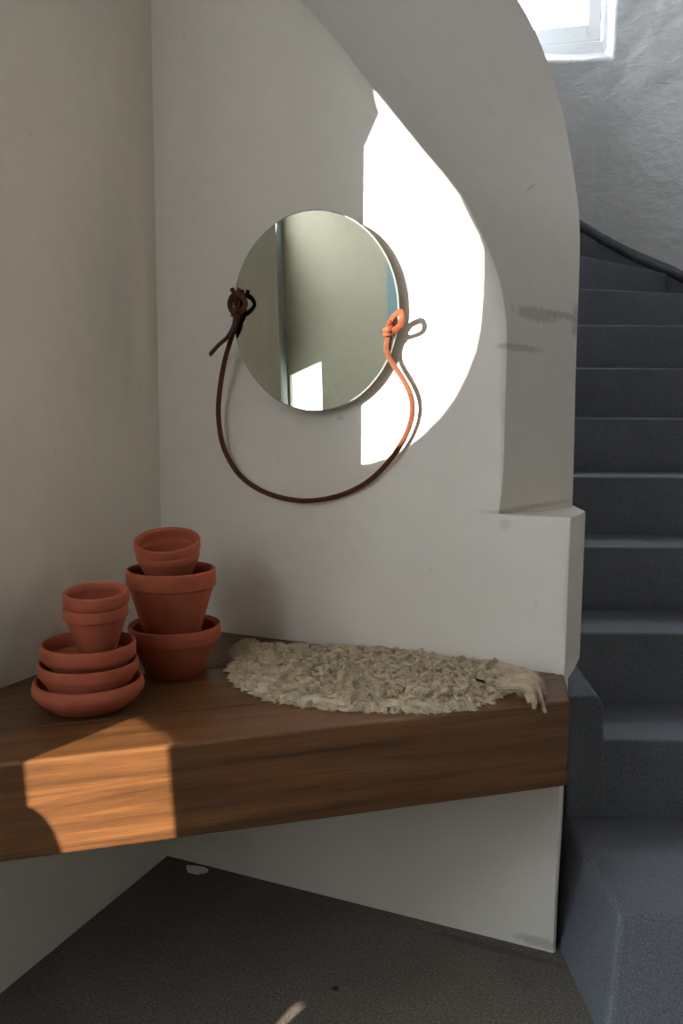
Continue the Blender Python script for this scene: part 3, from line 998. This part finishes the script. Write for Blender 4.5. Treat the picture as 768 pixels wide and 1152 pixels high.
# wispy locks on the left end
for s in range(520):
    j = rng.integers(0, 12); p = OPs[(len(OPs) - 6 + j) % len(OPs)]
    d = (p - cen) / np.linalg.norm(p - cen); d = d + rng.normal(0, .45, 2)
    ln = rng.uniform(.012, .034)
    b = np.array([*(p - d * .012), BZ + rng.uniform(.006, .024)])
    pts = [b + np.array([d[0] * ln * t, d[1] * ln * t, .008 * math.sin(PI * t) - .5 * ln * t * t]) for t in np.linspace(0, 1, 5)]
    for q in pts: q[2] = max(q[2], BZ + .0015); q[1] = min(q[1], -.004)
    strand(b, pts, .0006)
fl = mesh('fleece', V, Fc, M_WOOL, rug, True); fl['kind'] = 'stuff'
tg = onZ((540.5, 766.5), BZ + .034)
tv = [tg + RT * a * .008 + np.array([0, 0, b]) * .006 + FW * c - RT * b * .003 for c in (0, .002) for a, b in ((-1, 1), (1, .2), (1, -.8), (-1, 0))]
lt_ = mesh('label_tag', tv, [(0, 1, 2, 3), (7, 6, 5, 4), (0, 1, 5, 4), (1, 2, 6, 5), (2, 3, 7, 6), (3, 0, 4, 7)], M_TAG, rug); lt_['label'] = 'small black sewn tag'

# flake of plaster in the dark corner under the bench
fc = onZ((220, 980))
pl = [fc + np.array([math.cos(a) * .028 * (1 + .25 * math.sin(3 * a)), math.sin(a) * .018 * (1 + .2 * math.cos(2 * a)), 0]) for a in np.linspace(0, 2 * PI, 14, endpoint=False)]
v, f = prism_vf([p[:2] for p in pl], .0005, [.006 + .002 * math.sin(i) for i in range(14)])
tag(mesh('plaster_flake', v, f, M_WALL), 'small fallen plaster flake on dark floor in the corner under the bench', 'debris')

# ------------------------------------------------------------------ daylight
sun = bpy.data.lights.new('sun', 'SUN'); sun.energy = 31.0; sun.angle = math.radians(.12); sun.color = (1, .93, .82)
so = bpy.data.objects.new('sun', sun); C.objects.link(so)
so.rotation_euler = Vector(tuple(L)).to_track_quat('-Z', 'Y').to_euler()
so.location = (-3, -6, 4)
w = bpy.data.worlds.new('sky'); sc.world = w; w.use_nodes = True
bg = w.node_tree.nodes['Background']; bg.inputs[0].default_value = (.75, .87, 1.0, 1); bg.inputs[1].default_value = 26.0


def portal(name, centre, normal, sx, sy):
    l_ = bpy.data.lights.new(name, 'AREA'); l_.shape = 'RECTANGLE'; l_.size = sx; l_.size_y = sy; l_.cycles.is_portal = True
    o = bpy.data.objects.new(name, l_); C.objects.link(o); o.location = tuple(centre)
    o.rotation_euler = Vector(tuple(normal)).to_track_quat('-Z', 'Z').to_euler()
    return o


portal('portal_door', ((door[0] + door[1]) / 2, FY - .22, 2.0), (0, 1, 0), .26, 1.3)
ha = np.array(hole_a); portal('portal_arch', (GX - .03, ha[:, 0].mean(), (ha[:, 1].min() + ha[:, 1].max()) / 2), (1, 0, 0), np.ptp(ha[:, 0]) + .05, np.ptp(ha[:, 1]) + .05)
portal('portal_stair', W(-WW / 2, .30, (wz + wz1) / 2), -np.array(W(0, 1, 0)) + np.array(W(0, 0, 0)), WW + .3, WH + .2)

# ------------------------------------------------------------------ camera
cd = bpy.data.cameras.new('camera'); co = bpy.data.objects.new('camera', cd); C.objects.link(co)
cd.sensor_fit = 'VERTICAL'; cd.sensor_height = 36; cd.lens = 36 * F / 1152
cd.clip_start = .02
b_ = ray((384, 576)); r_ = ray((484, 576)) - b_; u_ = b_ - ray((384, 676))
r_ /= np.linalg.norm(r_); u_ /= np.linalg.norm(u_); b_ = b_ / np.linalg.norm(b_)
mw = Matrix.Identity(4)
for i in range(3):
    mw[i][0], mw[i][1], mw[i][2], mw[i][3] = r_[i], u_[i], -b_[i], CAM[i]
co.matrix_world = mw
sc.camera = co

sc.view_settings.view_transform = 'Standard'; sc.view_settings.look = 'None'
sc.view_settings.gamma = 1; sc.view_settings.exposure = 0; sc.view_settings.use_curve_mapping = False
sc.cycles.caustics_reflective = False; sc.cycles.caustics_refractive = False
sc.cycles.max_bounces = 10; sc.cycles.diffuse_bounces = 8
sc.cycles.sample_clamp_indirect = 6
sc.cycles.use_denoising = True
